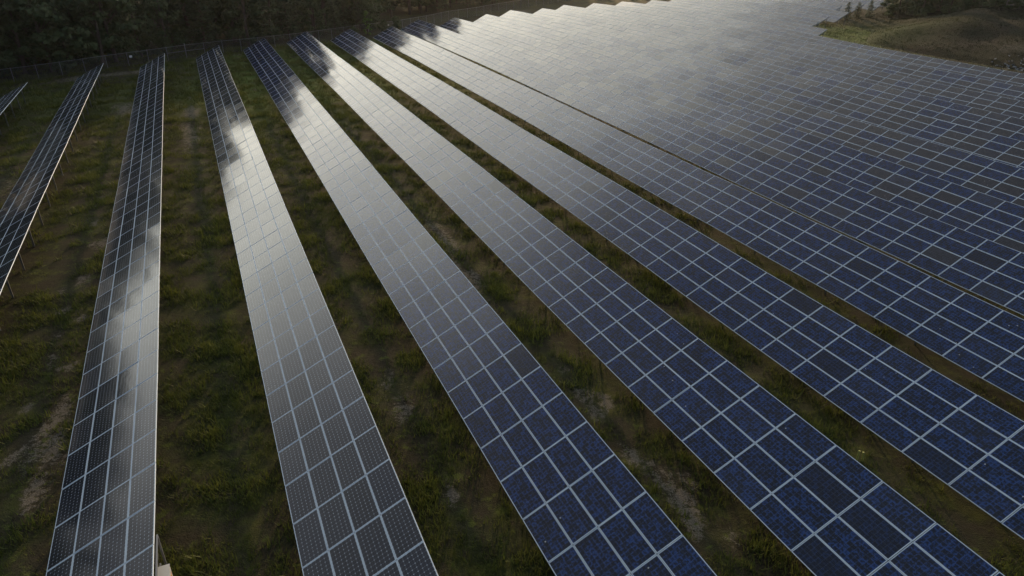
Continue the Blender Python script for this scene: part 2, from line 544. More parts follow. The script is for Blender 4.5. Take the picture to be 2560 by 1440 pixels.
LETTERS = 'ABCDEFGHIJKLMNOPQRSTUVWX'
S = dict(zip(LETTERS, [-23.345, -15.422, -7.601, 0.161, 7.636, 15.309, 23.019, 30.846, 38.439, 46.001, 53.872, 61.568, 69.21, 76.738,
                       84.497, 92.349, 100.062, 107.741, 115.451, 123.16, 130.87, 138.58, 146.29, 154.0]))
T0 = dict(zip('CDEFGHIJKLMNOP', [27.363, 17.796, 25.034, 26.349, 18.247, 20.547, 24.808, 33.078, 35.301, 40.518, 46.679, 50.907, 57.002, 61.485]))
TE = dict(zip(LETTERS, [106.9, 116.25, 119.79, 124.25, 130.2, 135.9, 135.7, 136.7, 143.7, 145.5, 146.8, 152.5, 151.9, 155.9, 156.0, 155.8, 155.2,
                        156.5, 157.5, 158, 159, 160, 161, 162]))
TSTART = dict(zip(LETTERS, [74, 34, 9, 7, 5, 3, 3, 9, 14, 19, 24, 29, 34, 39, 44, 49, 100.5, 108.6, 113.2, 118, 126, 128, 130, 132]))
LABEL = {
    'A': 'short dark end of a solar row cut by the left edge, steel posts showing beneath',
    'B': 'dark slanting solar row at the left, all black reflections, leaving through the left edge',
    'C': 'upright solar row beside the electrical cabinet, black above and cloud streaked below',
    'D': 'solar row with white dotted black cells, dark at its far end and silver below',
    'E': 'first row of blue cells, right of the white dotted row',
    'F': 'second row of blue cells, with the yellow stakes in the grass at its right',
    'G': 'third row of blue cells, left of the last broad strip of grass',
    'H': 'fourth row of blue cells, the last one with a clear strip of grass before it',
    'I': 'fifth row of blue cells, just behind the hairline dark gap',
    'J': 'sixth row of blue cells, the second behind the hairline gap',
    'K': 'seventh row of blue cells, the first whose foot is hidden all along',
    'L': 'eighth row of blue cells, amid the closed field of panels',
    'M': 'ninth row of blue cells, amid the closed field of panels',
    'N': 'tenth row of blue cells, amid the closed field of panels',
    'O': 'eleventh row of blue cells, next but one before the grassy mound',
    'P': 'solar row running along the foot of the grassy mound out to the right edge',
    'Q': 'short solar row ending in a stepped corner at the tip of the grassy mound',
    'R': 'pale far solar row, first one behind the stepped corner at the mound',
    'S': 'pale far solar row, second one behind the stepped corner at the mound',
    'T': 'pale far solar row ending at the foot of the three little pines',
    'U': 'pale far solar row running behind the three little pines',
    'V': 'third pale solar row counted from the back of the field',
    'W': 'second pale solar row counted from the back of the field',
    'X': 'rearmost pale solar row, cut by the top of the picture',
}


def row_z(r, v):
    i = ord(r) * 1.7                                     # racks are never set perfectly level
    return float(terr(S[r] + 2.0, v)) + 0.8 + 0.030 * math.sin(v * .16 + i) + 0.007 * math.sin(v * .6 + i * 2.3)


for ri, r in enumerate(LETTERS):
    s0 = S[r]; mono = r in 'ABCD'; kind = 'mono' if mono else 'poly'
    grey_share = {'I': .12, 'J': .35, 'K': .55, 'L': .72, 'M': .85}.get(r, 0.0 if r in 'ABCDEFGH' else .92)  # share of modules with the warm reflection painted in, rising on farther rows
    t0 = T0.get(r, TE[r])
    k1 = int(round((TE[r] - t0) / PL)); k0 = int(math.floor((TSTART[r] - t0) / PL))
    if r in 'QRS':
        k0 = int(round((TSTART[r] - t0) / PL))
    base = w(s0 + 2.0, t0 + k0 * PL)
    root = empty('solar_row', base)
    tag(root, LABEL[r], 'solar row', 'rows of solar panels')
    inv = Matrix.Translation(-base)
    mods = []
    cs, sn = math.cos(TAU), math.sin(TAU)
    jr = random.Random(100 + ri)
    drift = [0.0] * 5
    for k in range(k0, k1):
        va, vb = t0 + k * PL, t0 + (k + 1) * PL
        za, zb = row_z(r, va), row_z(r, vb)
        for c in range(4):
            u = s0 + c * PW * cs
            x0, y0 = xy(u, va); x1, y1 = xy(u, vb)
            q = Vector((x0, y0, za + c * PW * sn)); p = Vector((x1, y1, zb + c * PW * sn))
            ex = (q - p).normalized()                        # towards the camera, so that y climbs the slope and z faces the sky
            ey0 = Vector((CT * cs, -ST * cs, sn))
            ez = ex.cross(ey0); ez.normalize()
            ey = ez.cross(ex)
            M = Matrix(((ex.x, ey.x, ez.x, p.x), (ex.y, ey.y, ez.y, p.y), (ex.z, ey.z, ez.z, p.z), (0, 0, 0, 1)))
            M = M @ Matrix.Translation(((PL - ML) / 2, (PW - MW) / 2, -MH))
            ja, jb = jr.gauss(0, R(0.20)), jr.gauss(0, R(0.13))
            J = Matrix.Translation((ML / 2, MW / 2, MH)) @ Matrix.Rotation(ja, 4, 'X') @ Matrix.Rotation(jb, 4, 'Y') @ Matrix.Translation((-ML / 2, -MW / 2, -MH))
            M = M @ J @ Matrix.Translation((0, 0, jr.gauss(0, 0.004)))
            ctr = M @ Vector((ML / 2, MW / 2, 0))
            pr = project(ctr)
            vis = pr is not None and -0.02 < pr[0] < 1.02 and -0.03 < pr[1] < 1.03
            depth = pr[2] if pr else 999
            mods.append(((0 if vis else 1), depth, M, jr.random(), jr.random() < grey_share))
    mods.sort(key=lambda e: (e[0], e[1]))
    nobj = 100
    split = r in 'ABCDEFGHIJ'
    for i, (nv, dp, M, rn, gy) in enumerate(mods[:nobj]):
        if nv and i > 0:
            break
        if split:
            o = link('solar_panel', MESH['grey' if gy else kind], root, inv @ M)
            link('frame', MESH['frame'], o)
        else:
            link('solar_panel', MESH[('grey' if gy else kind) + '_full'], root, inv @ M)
        last = i
    rest = mods[last + 1:]
    if rest:
        mb = MB()
        for nv, dp, M, rn, gy in rest:
            M = inv @ M
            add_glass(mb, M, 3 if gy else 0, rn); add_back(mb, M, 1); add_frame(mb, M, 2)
        o = mb.build('panel_field', [MONO if mono else POLY, BACK, ALU, POLY_SHEEN], root, True)
        o['kind'] = 'stuff'
    # rails under the modules and the posts that carry them
    offs = (0.55, 1.55, 2.55, 3.55)
    for so in offs:
        mb = MB()
        for k in range(k0, k1):
            va, vb = t0 + k * PL, t0 + (k + 1) * PL
            pts = []
            for v in (va, vb):
                x, y = xy(s0 + so * cs, v)
                pts.append(Vector((x, y, row_z(r, v) + so * sn - 0.11)) - base)
            mb.beam(pts[0], pts[1], 0.05, 0.08)
        mb.build('rail', STEEL, root)
    single = r in 'AB'
    for k in range(k0, k1 + 1, 2 if r in 'ABCD' else 3):
        v = t0 + k * PL
        if v > t0 + k1 * PL - 0.5: v -= 0.5
        mb = MB()
        for so in (1.0, 3.15):
            u = s0 + so * cs
            top = row_z(r, v) + so * sn - 0.16
            b0 = w(u, v, -0.3)
            h = top - b0.z
            if single:
                link('post', MESH['post'], root, Matrix.Translation(b0 - base) @ Matrix.Rotation(-TH, 4, 'Z') @ Matrix.Diagonal((1, 1, h, 1)))
            else:
                mb.beam(b0 - base, b0 - base + Vector((0, 0, h)), 0.10, 0.06, Vector((1, 0, 0)))
        # sloping rafter joining both posts
        pa = w(s0 + 0.3 * cs, v); pb = w(s0 + 3.8 * cs, v)
        pa.z = row_z(r, v) + .3 * sn - 0.19; pb.z = row_z(r, v) + 3.8 * sn - 0.19
        mb.beam(pa - base, pb - base, 0.05, 0.08)
        mb.build('rafter' if single else 'support_frame', STEEL, root)

# ---------------------------------------------------------------- electrical cabinet behind row C
cu0, cv0 = -3.86, 18.5
b0 = w(cu0, cv0)
cab = empty('electrical_cabinet', b0, -TH)
tag(cab, 'pale grey electrical cabinet on two posts with a red and yellow warning label', 'cabinet')
# local axes: x across the rows, y along the rows
mb = MB(); mb.box(-0.17, 0.17, -0.45, 0.45, 0.95, 1.62); mb.box(-0.185, 0.185, -0.465, 0.465, 1.62, 1.645)
mb.build('cabinet_body', CABINET, cab)
mb = MB(); mb.box(0.172, 0.185, -0.40, 0.40, 1.0, 1.57)
door = mb.build('door', CABINET, cab)
mb = MB(); mb.box(0.186, 0.205, -0.33, -0.30, 1.2, 1.38)
mb.build('handle', STEEL, door)
LAB_R = simple_mat('label_red', (0.50, 0.06, 0.05), 0.5, 0, .05)
LAB_Y = simple_mat('label_yellow', (0.62, 0.52, 0.20), 0.5, 0, .05)
LAB_K = simple_mat('label_black', (0.02, 0.02, 0.02), 0.5, 0, .05)
mb = MB(); mb.box(0.186, 0.189, 0.02, 0.30, 1.16, 1.46, None, 1); mb.box(0.1895, 0.191, 0.02, 0.30, 1.40, 1.46, None, 0)
mb.quad([(0.1895, 0.09, 1.24), (0.1895, 0.23, 1.24), (0.1895, 0.16, 1.37)], 2)
mb.build('warning_label', [LAB_R, LAB_Y, LAB_K], cab)
for yy in (-0.62, 1.15):
    mb = MB(); mb.beam((-0.05, yy, -0.3), (-0.05, yy, 2.25), 0.06, 0.06); mb.build('post', GALV, cab)
mb = MB(); mb.beam((-0.05, -0.7, 2.28), (-0.05, 1.2, 2.28), 0.05, 0.05); mb.beam((-0.21, -0.7, 1.5), (-0.21, 1.2, 1.5), 0.05, 0.05); mb.beam((-0.21, -0.7, 1.05), (-0.21, 1.2, 1.05), 0.05, 0.05)
mb.build('crossbar', GALV, cab)
mb = MB(); mb.tube([(-0.02, 0.3, 0.95), (-0.02, 0.3, 0.2), (-0.02, 0.3, -0.2)], [0.03] * 3, 8); mb.build('conduit', GALV, cab)

# two short yellow stakes in the grass beside row F
for i, (du, dv) in enumerate(((0, 0), (0.20, -0.10))):
    p = w(21.75 + du, 15.0 + dv, -0.05)
    mb = MB(); hh = 0.62 - 0.06 * i
    mb.tube([(0, 0, 0), (0.01, 0, hh * .5), (0.03 * (1 - 2 * i), 0.02, hh)], [0.045, 0.045, 0.04], 8)
    o = mb.build('marker_stake', YEL); o.location = p
    tag(o, ['left one of two short yellow stakes standing in the grass strip', 'right one of two short yellow stakes standing in the grass strip'][i], 'stake', 'yellow stakes in the grass')

# ---------------------------------------------------------------- chain-link fence
FEN = [(-128, 66), (-100, 84), (-84, 95), (-72.5, 103.4), (-67.6, 105.7), (-61.6, 111.1), (-57.8, 114.9), (-52.9, 120.8), (-49, 124.5), (-44.3, 128.3), (-37.5, 135.4),
       (-29.6, 146.5), (-23.6, 153.1), (-18.2, 164.2), (-14.6, 171.5), (-8.6, 178.6), (-4.7, 184.7), (2.8, 194.8), (18, 212), (40, 231), (70, 246)]
FEN = [Vector((x, y, gz_xy(x, y))) for x, y in FEN]
FH = 1.95
cum = [0.0]
for p, q in zip(FEN, FEN[1:]):
    cum.append(cum[-1] + (q - p).length)


def fen_at(d):
    for i in range(len(cum) - 1):
        if d <= cum[i + 1]:
            f = (d - cum[i]) / (cum[i + 1] - cum[i])
            return FEN[i].lerp(FEN[i + 1], f)
    return FEN[-1].copy()


fo = FEN[0].copy()
fence = empty('chain_link_fence', fo)
tag(fence, 'long grey chain-link fence between the solar rows and the dark wood', 'fence')
m, t, b = new_mat('chain_link')
uvn = t.add('ShaderNodeUVMap', uv_map='UVMap').outputs[0]
sp = t.add('ShaderNodeSeparateXYZ'); t.put(sp.inputs[0], uvn)
wa = t.m('FRACT', t.m('MULTIPLY', t.m('ADD', sp.outputs[0], sp.outputs[1]), 14.0))
wb = t.m('FRACT', t.m('MULTIPLY', t.m('SUBTRACT', sp.outputs[0], sp.outputs[1]), 14.0))
wire = t.m('MAXIMUM', t.m('LESS_THAN', wa, 0.055), t.m('LESS_THAN', wb, 0.055))
b.inputs['Base Color'].default_value = (0.20, 0.21, 0.22, 1); b.inputs['Metallic'].default_value = 0.4; b.inputs['Roughness'].default_value = 0.5
tp = t.add('ShaderNodeBsdfTransparent'); mx = t.add('ShaderNodeMixShader')
t.put(mx.inputs[0], wire); t.l.new(tp.outputs[0], mx.inputs[1]); t.l.new(b.outputs[0], mx.inputs[2])
t.l.new(mx.outputs[0], t.n['Material Output'].inputs[0])
LINK_M = m
mesh_mb = MB(); rail_mb = MB()
step = 3.1
nseg = int(cum[-1] / step)
pm = MB(); pm.tube([(0, 0, -0.2), (0, 0, FH + 0.06)], [0.04, 0.04], 8); pm.tube([(0, 0, FH + .06), (0, 0, FH + .10)], [0.055, 0.02], 8)
POSTM = pm.mesh('fence_post', [GALV], False)
for i in range(nseg):
    p = fen_at(i * step) - fo; q = fen_at((i + 1) * step) - fo
    z0, z1 = Vector((0, 0, 0.03)), Vector((0, 0, FH - 0.02))
    mesh_mb.quad([p + z0, q + z0, q + z1, p + z1], 0, [(i * step, 0), ((i + 1) * step, 0), ((i + 1) * step, FH), (i * step, FH)])
    rail_mb.beam(p + Vector((0, 0, FH)), q + Vector((0, 0, FH)), 0.05, 0.05)
    if 8 <= i <= 88:
        link('post', POSTM, fence, Matrix.Translation(p))
mesh_mb.build('wire_mesh', LINK_M, fence, True)
rail_mb.build('top_rail', GALV, fence)
# braced corner in the middle of the visible stretch
best = min(range(nseg), key=lambda i: (fen_at(i * step) - Vector((-52.5, 121.3, 0))).to_2d().length)
for s_ in (-1, 1):
    p = fen_at(best * step) - fo; q = fen_at((best + s_) * step) - fo
    mb = MB(); mb.beam(p + Vector((0, 0, 1.05)), q + Vector((0, 0, 1.05)), 0.06, 0.06); mb.build('brace_rail', GALV, fence)
mb = MB(); p = fen_at(best * step) - fo; mb.tube([p, p + Vector((0, 0, FH + .25))], [.06, .06], 8); mb.build('corner_post', GALV, fence)
# white plates wired to the fence
for (x, y), lab in (((-59.0, 113.7), 'small white plate wired to the fence left of the braced corner post'),
                    ((-25.0, 151.5), 'small white plate wired to the fence right of the bright young tree'),
                    ((37.5, 228.5), 'small white plate wired to the far fence at the top edge')):
    d = min(np.arange(0, cum[-1], .2), key=lambda d: (fen_at(d).to_2d() - Vector((x, y))).length)
    p = fen_at(d); q = fen_at(d + .3); dr = (q - p); dr.z = 0; dr.normalize()
    nrm = Vector((dr.y, -dr.x, 0))
    o = empty('fence_sign', p + nrm * 0.06 + Vector((0, 0, 1.35)), math.atan2(dr.y, dr.x))
    tag(o, lab, 'sign', 'white plates on the fence')
    mb = MB(); mb.box(-.20, .20, -.004, .004, -.15, .15); mb.build('plate', SIGN, o)
    mb = MB()
    for sx in (-.17, .17):
        for sz in (-.12, .12):
            mb.tube([(sx, -.006, sz), (sx, .05, sz)], [.008, .008], 6)
    mb.build('wire_tie', GALV, o)

# ---------------------------------------------------------------- trees
def leaf_quad(mb, p, n, size, rn, rr):
    n = n.normalized()
    a = n.cross(Vector((rr.uniform(-1, 1), rr.uniform(-1, 1), rr.uniform(-1, 1))))
    if a.length < 1e-3: a = Vector((1, 0, 0))
    a.normalize(); b = n.cross(a)
    s1 = size * rr.uniform(.6, 1.2); s2 = size * rr.uniform(.35, .7)
    mb.quad([p - a * s1, p - b * s2 + n * s1 * .15, p + a * s1, p + b * s2 - n * s1 * .1], 0, None, rn)


def leafy_proto(seed, H, wid, lowcut, nclump, per, leaf, mat, name, lean=0.0):
    rr = random.Random(seed)
    root = empty(name, (0, -400, 0))
    tb = MB()
    tb.tube([(0, 0, -.3), (0.05 * H * lean, 0, H * .3), (.08 * H * lean, .02 * H, H * .6), (.1 * H * lean, .02 * H, H * .88)], [H * .022, H * .017, H * .011, H * .003], 8)
    cb = MB()
    for i in range(nclump):
        f = rr.random() ** .8
        z = H * (lowcut + (1 - lowcut) * f)
        prof = (math.sin(math.pi * min(1, (f * .86 + .14))) ** .7) * (1 - .25 * f)
        an = rr.uniform(0, 2 * math.pi); rad = wid * prof * (rr.uniform(.35, 1.08))
        c = Vector((rad * math.cos(an) + .08 * H * lean * f, rad * math.sin(an), z + rr.uniform(-.03, .03) * H))
        if i % 3 == 0:
            tb.tube([(0.05 * H * lean, 0, z * .72), tuple(c * .55 + Vector((0, 0, z * .38))), tuple(c)], [H * .007, H * .004, H * .0015], 5, False)
        cr = wid * rr.uniform(.22, .40)
        sh = rr.uniform(.0, .75)
        for k in range(per):
            d = Vector((rr.gauss(0, 1), rr.gauss(0, 1), rr.gauss(0, .75)))
            d.normalize()
            p = c + Vector((d.x * cr, d.y * cr, d.z * cr * .75)) * (rr.random() ** .4)
            leaf_quad(cb, p, d + Vector((0, 0, .5)) + Vector((rr.gauss(0, .4), rr.gauss(0, .4), rr.gauss(0, .4))), leaf, min(1, max(0, sh * .7 + .35 * rr.random())), rr)
    tb.build('trunk', BARK, root)
    cb.build('crown', mat, root, True)
    return root


def pine_proto(seed, H, wid, leaf, mat, name, low=.08):
    rr = random.Random(seed)
    root = empty(name, (0, -400, 0))
    tb = MB(); tb.tube([(0, 0, -.3), (.02 * H, 0, H * .4), (.02 * H, .01 * H, H * .97)], [H * .018, H * .012, H * .002], 8)
    cb = MB()
    z = H * low
    while z < H * .98:
        f = (z / H - low) / (1 - low)
        reach = wid * (1 - f) ** .75 * rr.uniform(.75, 1.1) + .15
        nb = 6 if f < .7 else 4
        ph = rr.uniform(0, 6.28)
        for j in range(nb):
            if rr.random() < .13: continue
            an = ph + 6.28 * j / nb + rr.uniform(-.3, .3)
            L = reach * rr.uniform(.6, 1.15)
            tip = Vector((math.cos(an) * L, math.sin(an) * L, z + L * rr.uniform(-.05, .28)))
            st = Vector((0, 0, z))
            tb.tube([st, tip], [H * .004, H * .001], 4, False)
            n = int(5 + L * 7)
            sh = rr.uniform(0, .7)
            for k in range(n):
                q = st.lerp(tip, rr.uniform(.25, 1.05)) + Vector((rr.gauss(0, .12 * L + .06), rr.gauss(0, .12 * L + .06), rr.gauss(0, .12)))
                leaf_quad(cb, q, Vector((rr.gauss(0, .5), rr.gauss(0, .5), 1)), leaf, min(1, sh + .3 * rr.random()), rr)
        z += H * rr.uniform(.035, .055)
    tb.build('trunk', BARK, root)
    cb.build('crown', mat, root, True)
    return root


PROTO = [leafy_proto(1, 12.0, 3.4, .10, 46, 62, .30, LEAF_OAK, 'leafy_tree'),
         leafy_proto(2, 10.5, 3.0, .06, 42, 60, .28, LEAF_OAK, 'leafy_tree', .6),
         pine_proto(3, 13.0, 3.0, .32, LEAF_PINE, 'pine_tree'),
         pine_proto(4, 11.0, 2.6, .30, LEAF_PINE, 'pine_tree', .05),
         leafy_proto(5, 8.0, 2.8, .03, 38, 60, .26, LEAF_OAK, 'leafy_tree', -.4)]
used = set()
TLAB = {0: 'dark broad-leaved tree in the wood beyond the chain-link fence', 1: 'dark broad-leaved tree in the wood beyond the chain-link fence',
        2: 'dark conifer in the wood beyond the chain-link fence', 3: 'dark conifer in the wood beyond the chain-link fence',
        4: 'low bushy broad-leaved tree in the wood beyond the chain-link fence'}
TGRP = {0: 'broad-leaved trees beyond the fence', 1: 'broad-leaved trees beyond the fence', 2: 'conifers beyond the fence', 3: 'conifers beyond the fence', 4: 'bushy trees beyond the fence'}


def plant(pi, loc, rz, sc, label, group=None, cat='tree'):
    src = PROTO[pi]
    if pi not in used:
        used.add(pi)
        src.location = loc; src.rotation_euler = (0, 0, rz); src.scale = sc
        o = src
    else:
        o = copy_tree(src, loc, rz, sc)
    for k in ('group',):
        if k in o: del o[k]
    tag(o, label, cat, group)
    return o


tr = random.Random(21)
placed = []
# canopy height along the fence (distance from its left end -> metres)
HT = [(0, 18.5), (62, 18.5), (76, 16.5), (80, 16.5), (100, 15.5), (116, 13.5), (125, 9.5), (134, 8.5), (141, 17), (159, 16.5), (170, 13), (190, 11), (230, 10), (400, 9)]


def canopy(d):
    for (a, ha), (b_, hb) in zip(HT, HT[1:]):
        if d <= b_:
            return ha + (hb - ha) * (d - a) / (b_ - a)
    return 9


d = 6.0
while d < cum[-1] - 2:
    p = fen_at(d); q = fen_at(min(d + 1, cum[-1])); dr = (q - p); dr.z = 0; dr.normalize(); nrm = Vector((-dr.y, dr.x, 0))
    for lay, (o0, o1, hs) in enumerate(((3.2, 6.0, .75), (8.5, 12.5, .98), (15, 20, 1.06), (23, 29, 1.12))):
        if tr.random() < (.05 if lay else .10): continue
        if d > 145 and lay == 0: continue
        off = tr.uniform(o0, o1) + (4 if d > 135 else 0)
        loc = p + nrm * off + dr * tr.uniform(-1.8, 1.8)
        hh = canopy(d) * hs * (tr.uniform(.93, 1.06) if d < 115 else tr.uniform(.85, 1.1))
        pi = tr.choice([4, 4, 1, 3] if lay == 0 else [0, 0, 1, 2, 2, 3])
        h0 = (12.0, 10.5, 13.0, 11.0, 8.0)[pi]
        s_ = hh / h0
        loc.z = gz_xy(loc.x, loc.y)
        placed.append((pi, loc.copy(), tr.uniform(0, 6.28), (s_ * tr.uniform(.95, 1.25), s_ * tr.uniform(.95, 1.25), s_)))
    d += 3.9 if d < 215 else 6.5
# the wood turns the corner and runs down the left side of the field
for v in range(12, 118, 4):
    for o0, hs in ((0, .9), (6, 1.1)):
        u = -39 - o0 + tr.uniform(-1.5, 1.5) - (4 if v > 95 else 0)
        x, y = xy(u, v + tr.uniform(-1.5, 1.5))
        pi = tr.choice([0, 0, 1, 2, 3]); h0 = (12.0, 10.5, 13.0, 11.0, 8.0)[pi]
        s_ = (14.6 if v < 62 else 16.8) * hs * tr.uniform(.93, 1.1) / h0
        placed.append((pi, Vector((x, y, gz_xy(x, y))), tr.uniform(0, 6.28), (s_ * 1.15, s_ * 1.15, s_)))
for pi, loc, rz, sc in placed:
    plant(pi, loc, rz, sc, TLAB[pi], TGRP[pi])

# young bright tree and shrubs by the fence
yt = leafy_proto(31, 4.6, 0.95, .06, 26, 46, .14, LEAF_YOUNG, 'young_tree')
yt.location = (-28.2, 146.2, gz_xy(-28.2, 146.2)); tag(yt, 'slim bright green young tree standing out against the dark wood', 'tree')
BUSH = leafy_proto(33, 2.4, 1.5, .02, 24, 50, .16, LEAF_OAK, 'shrub')
BL = [((-25.6, 149.6), 1.0, 'round green shrub right of the bright young tree'), ((-23.4, 151.0), 1.15, 'dark shrub in front of the fence beside the white plate'),
      ((-30.6, 144.0), .8, 'low shrub left of the bright young tree')]
for i, ((x, y), s_, lab) in enumerate(BL):
    o = BUSH if i == 0 else copy_tree(BUSH, (0, 0, 0))
    o.location = (x, y, gz_xy(x, y)); o.scale = (s_, s_, s_); o.rotation_euler = (0, 0, i * 1.3)
    tag(o, lab, 'shrub', 'shrubs by the fence')

# trees on and behind the mound
lp = pine_proto(41, 3.4, 1.05, .13, LEAF_PINE, 'little_pine', .04)
for i, (u, v, s_, lab) in enumerate([(131.6, 121.6, 1.05, 'little pine at the tip of the grassy mound, leftmost of three'),
                                     (134.8, 121.8, 1.0, 'little pine on the grassy mound, middle of three'),
                                     (138.0, 121.4, 1.05, 'little pine on the grassy mound, right one of three beside the dark trees')]):
    o = lp if i == 0 else copy_tree(lp, (0, 0, 0))
    o.location = hill_pt(u, v, -.1); o.scale = (s_, s_, s_); o.rotation_euler = (0, 0, i * 2.1)
    tag(o, lab, 'tree', 'three little pines on the mound')
k = 0
for row_ in range(4):
    for i in range(19):
        v = 125 - i * 3.9 + tr.uniform(-1.5, 1.5); u = 145.5 + row_ * 4.5 + (4 if i > 6 else 0) + tr.uniform(-1.2, 1.2)
        if row_ == 0 and i > 12: continue
        pi = tr.choice([0, 1, 2, 3, 4] if row_ else [4, 1, 4])
        s_ = tr.uniform(.6, .9)
        plant(pi, hill_pt(u, v, -.2), tr.uniform(0, 6.28), (s_ * 1.15, s_ * 1.15, s_), 'dark tree standing behind the crest of the grassy mound', 'dark trees behind the mound')

for i in range(22):
    o = copy_tree(BUSH, hill_pt(142.5 + (i % 3) * 1.8 + tr.uniform(-.8, .8) + (2.5 if i > 11 else 0), 119 - i * 2.5 + tr.uniform(-1, 1), -.15), tr.uniform(0, 6.28))
    k_ = tr.uniform(.5, 1.05); o.scale = (k_ * 1.2, k_ * 1.2, k_)
    tag(o, 'low dark scrub bush along the crest of the grassy mound', 'shrub', 'scrub along the mound crest')

# rail fence along the crest
rf0 = hill_pt(147.5, 98)
rfence = empty('rail_fence', rf0)
tag(rfence, 'weathered two-rail wooden fence under the dark trees on the mound', 'fence')
prev = None
for i in range(7):
    p = hill_pt(147.5 - 0.25 * i, 98 - i * 2.9) - rf0
    mb = MB(); mb.box(p.x - .08, p.x + .08, p.y - .08, p.y + .08, p.z - .4, p.z + 1.35); mb.build('post', WOOD, rfence)
    if prev is not None:
        for hz in (.55, 1.15):
            mb = MB(); mb.beam(prev + Vector((0, 0, hz)), p + Vector((0, 0, hz)), .07, .12); mb.build('rail', WOOD, rfence)
    prev = p

# ---------------------------------------------------------------- stuff: grass tufts, mound grass, stones
def blades(name, pts, mat):
    """pts: (x, y, z, height, spread, n, shade)"""
    vs_, rn_ = [], []
    rr = np.random.default_rng(5)
    for x, y, z, h, sp_, n, sh in pts:
        an = rr.uniform(0, 6.283, n); ln = h * rr.uniform(.55, 1.15, n); tl = rr.uniform(.15, .9, n)
        ox = rr.normal(0, sp_, n); oy = rr.normal(0, sp_, n)
        wd = h * rr.uniform(.035, .075, n)
        ca, sa = np.cos(an), np.sin(an)
        bx, by = x + ox, y + oy
        tx = bx + ca * ln * tl; ty = by + sa * ln * tl
        A = np.stack([bx - sa * wd, by + ca * wd, np.full(n, z - .02)], 1)
        B = np.stack([bx + sa * wd, by - ca * wd, np.full(n, z - .02)], 1)
        C = np.stack([tx, ty, z + ln * (1 - .35 * tl)], 1)
        vs_.append(np.stack([A, B, C], 1).reshape(-1, 3))
        rn_.append(np.clip(sh + rr.normal(0, .12, n), 0, 1))
    V = np.concatenate(vs_); RN = np.concatenate(rn_)
    nf = len(V) // 3
    me = bpy.data.meshes.new(name)
    me.vertices.add(len(V)); me.vertices.foreach_set('co', V.ravel())
    me.loops.add(len(V)); me.loops.foreach_set('vertex_index', np.arange(len(V)))
    me.polygons.add(nf); me.polygons.foreach_set('loop_start', np.arange(nf) * 3); me.polygons.foreach_set('loop_total', np.full(nf, 3))
    me.update(calc_edges=True)
    at = me.attributes.new('rnd', 'FLOAT', 'FACE'); at.data.foreach_set('value', RN.astype(np.float32))
    me.materials.append(mat)
    return link(name, me)


def zt(u, v):
    return float(terr(u, v)) + 0.05 * math.sin(u * 1.3 + math.sin(v * .7) * 2) * math.sin(v * 0.9 + math.cos(u * .5))


pts = []
gr = random.Random(77)
tries = 0
while len(pts) < 75000 and tries < 900000:
    tries += 1
    u = gr.uniform(-36, 50); v = gr.uniform(6, 140)
    # skip what lies well under the modules
    inrow = False
    for r in 'ABCDEFGHI':
        if S[r] + .5 < u < S[r] + 3.3 and v < TE[r]: inrow = True
    if inrow and gr.random() < .75: continue
    x, y = xy(u, v)
    pr = project((x, y, 0))
    if pr is None or not (-.03 < pr[0] < 1.03 and -.02 < pr[1] < 1.06): continue
    if gr.random() > min(1, (36 / pr[2]) ** 1.1): continue
    n1 = mnoise.noise(Vector((x * .11, y * .11, 3))); n2 = mnoise.noise(Vector((x * .5, y * .5, 9))); n3 = mnoise.noise(Vector((x * 1.7, y * 1.7, 1)))
    dens = .42 + .5 * n1 + 1.0 * n2 + .6 * n3
    if gr.random() > dens: continue
    dd = 0.0
    for pu, pv, ru, rv, s_ in PATCH:
        if abs(u - pu) < 3 * ru and abs(v - pv) < 3 * rv:
            dd = max(dd, s_ * math.exp(-.9 * (((u - pu) / ru) ** 2 + ((v - pv) / rv) ** 2)))
    if gr.random() < dd * 1.3: continue
    sh = .30 + .55 * max(0, n2) + .40 * n3 + gr.uniform(-.12, .12) + (.22 if gr.random() < .12 else 0)
    h = gr.uniform(.10, .24) * (1 + .7 * max(0, n2)) * (1.7 if gr.random() < .05 else 1) * (1 + pr[2] / 120)
    pts.append((x, y, zt(u, v), h, .05 + h * .28, 7, min(1, max(0, sh))))
go = blades('grass', pts, GRASS_M)
tag(go, 'short tufted grass and weeds growing between the solar rows', 'grass', kind='stuff')

pts = []
for _ in range(26000):
    u = gr.uniform(104, 150); v = gr.uniform(55, 124)
    if u < 108 and v < 86: continue
    if (u < 112 and v > 104) or (u < 104.5): continue
    p = hill_pt(u, v)
    if p.z < gz_xy(p.x, p.y) - .02: p.z = gz_xy(p.x, p.y)
    n2 = mnoise.noise(Vector((p.x * .2, p.y * .2, 5)))
    if gr.random() > .55 + n2 * .8: continue
    lush = float(sstep(84, 102, v)) * float(1 - sstep(124, 140, u))
    pts.append((p.x, p.y, p.z, gr.uniform(.16, .34), .14, 6, min(1, max(0, .06 + .50 * lush + .22 * n2 + gr.uniform(-.1, .1)))))
go = blades('hill_grass', pts, GRASS_HILL)
tag(go, 'grass growing on the mound, lush green at its left tip', 'grass', kind='stuff')

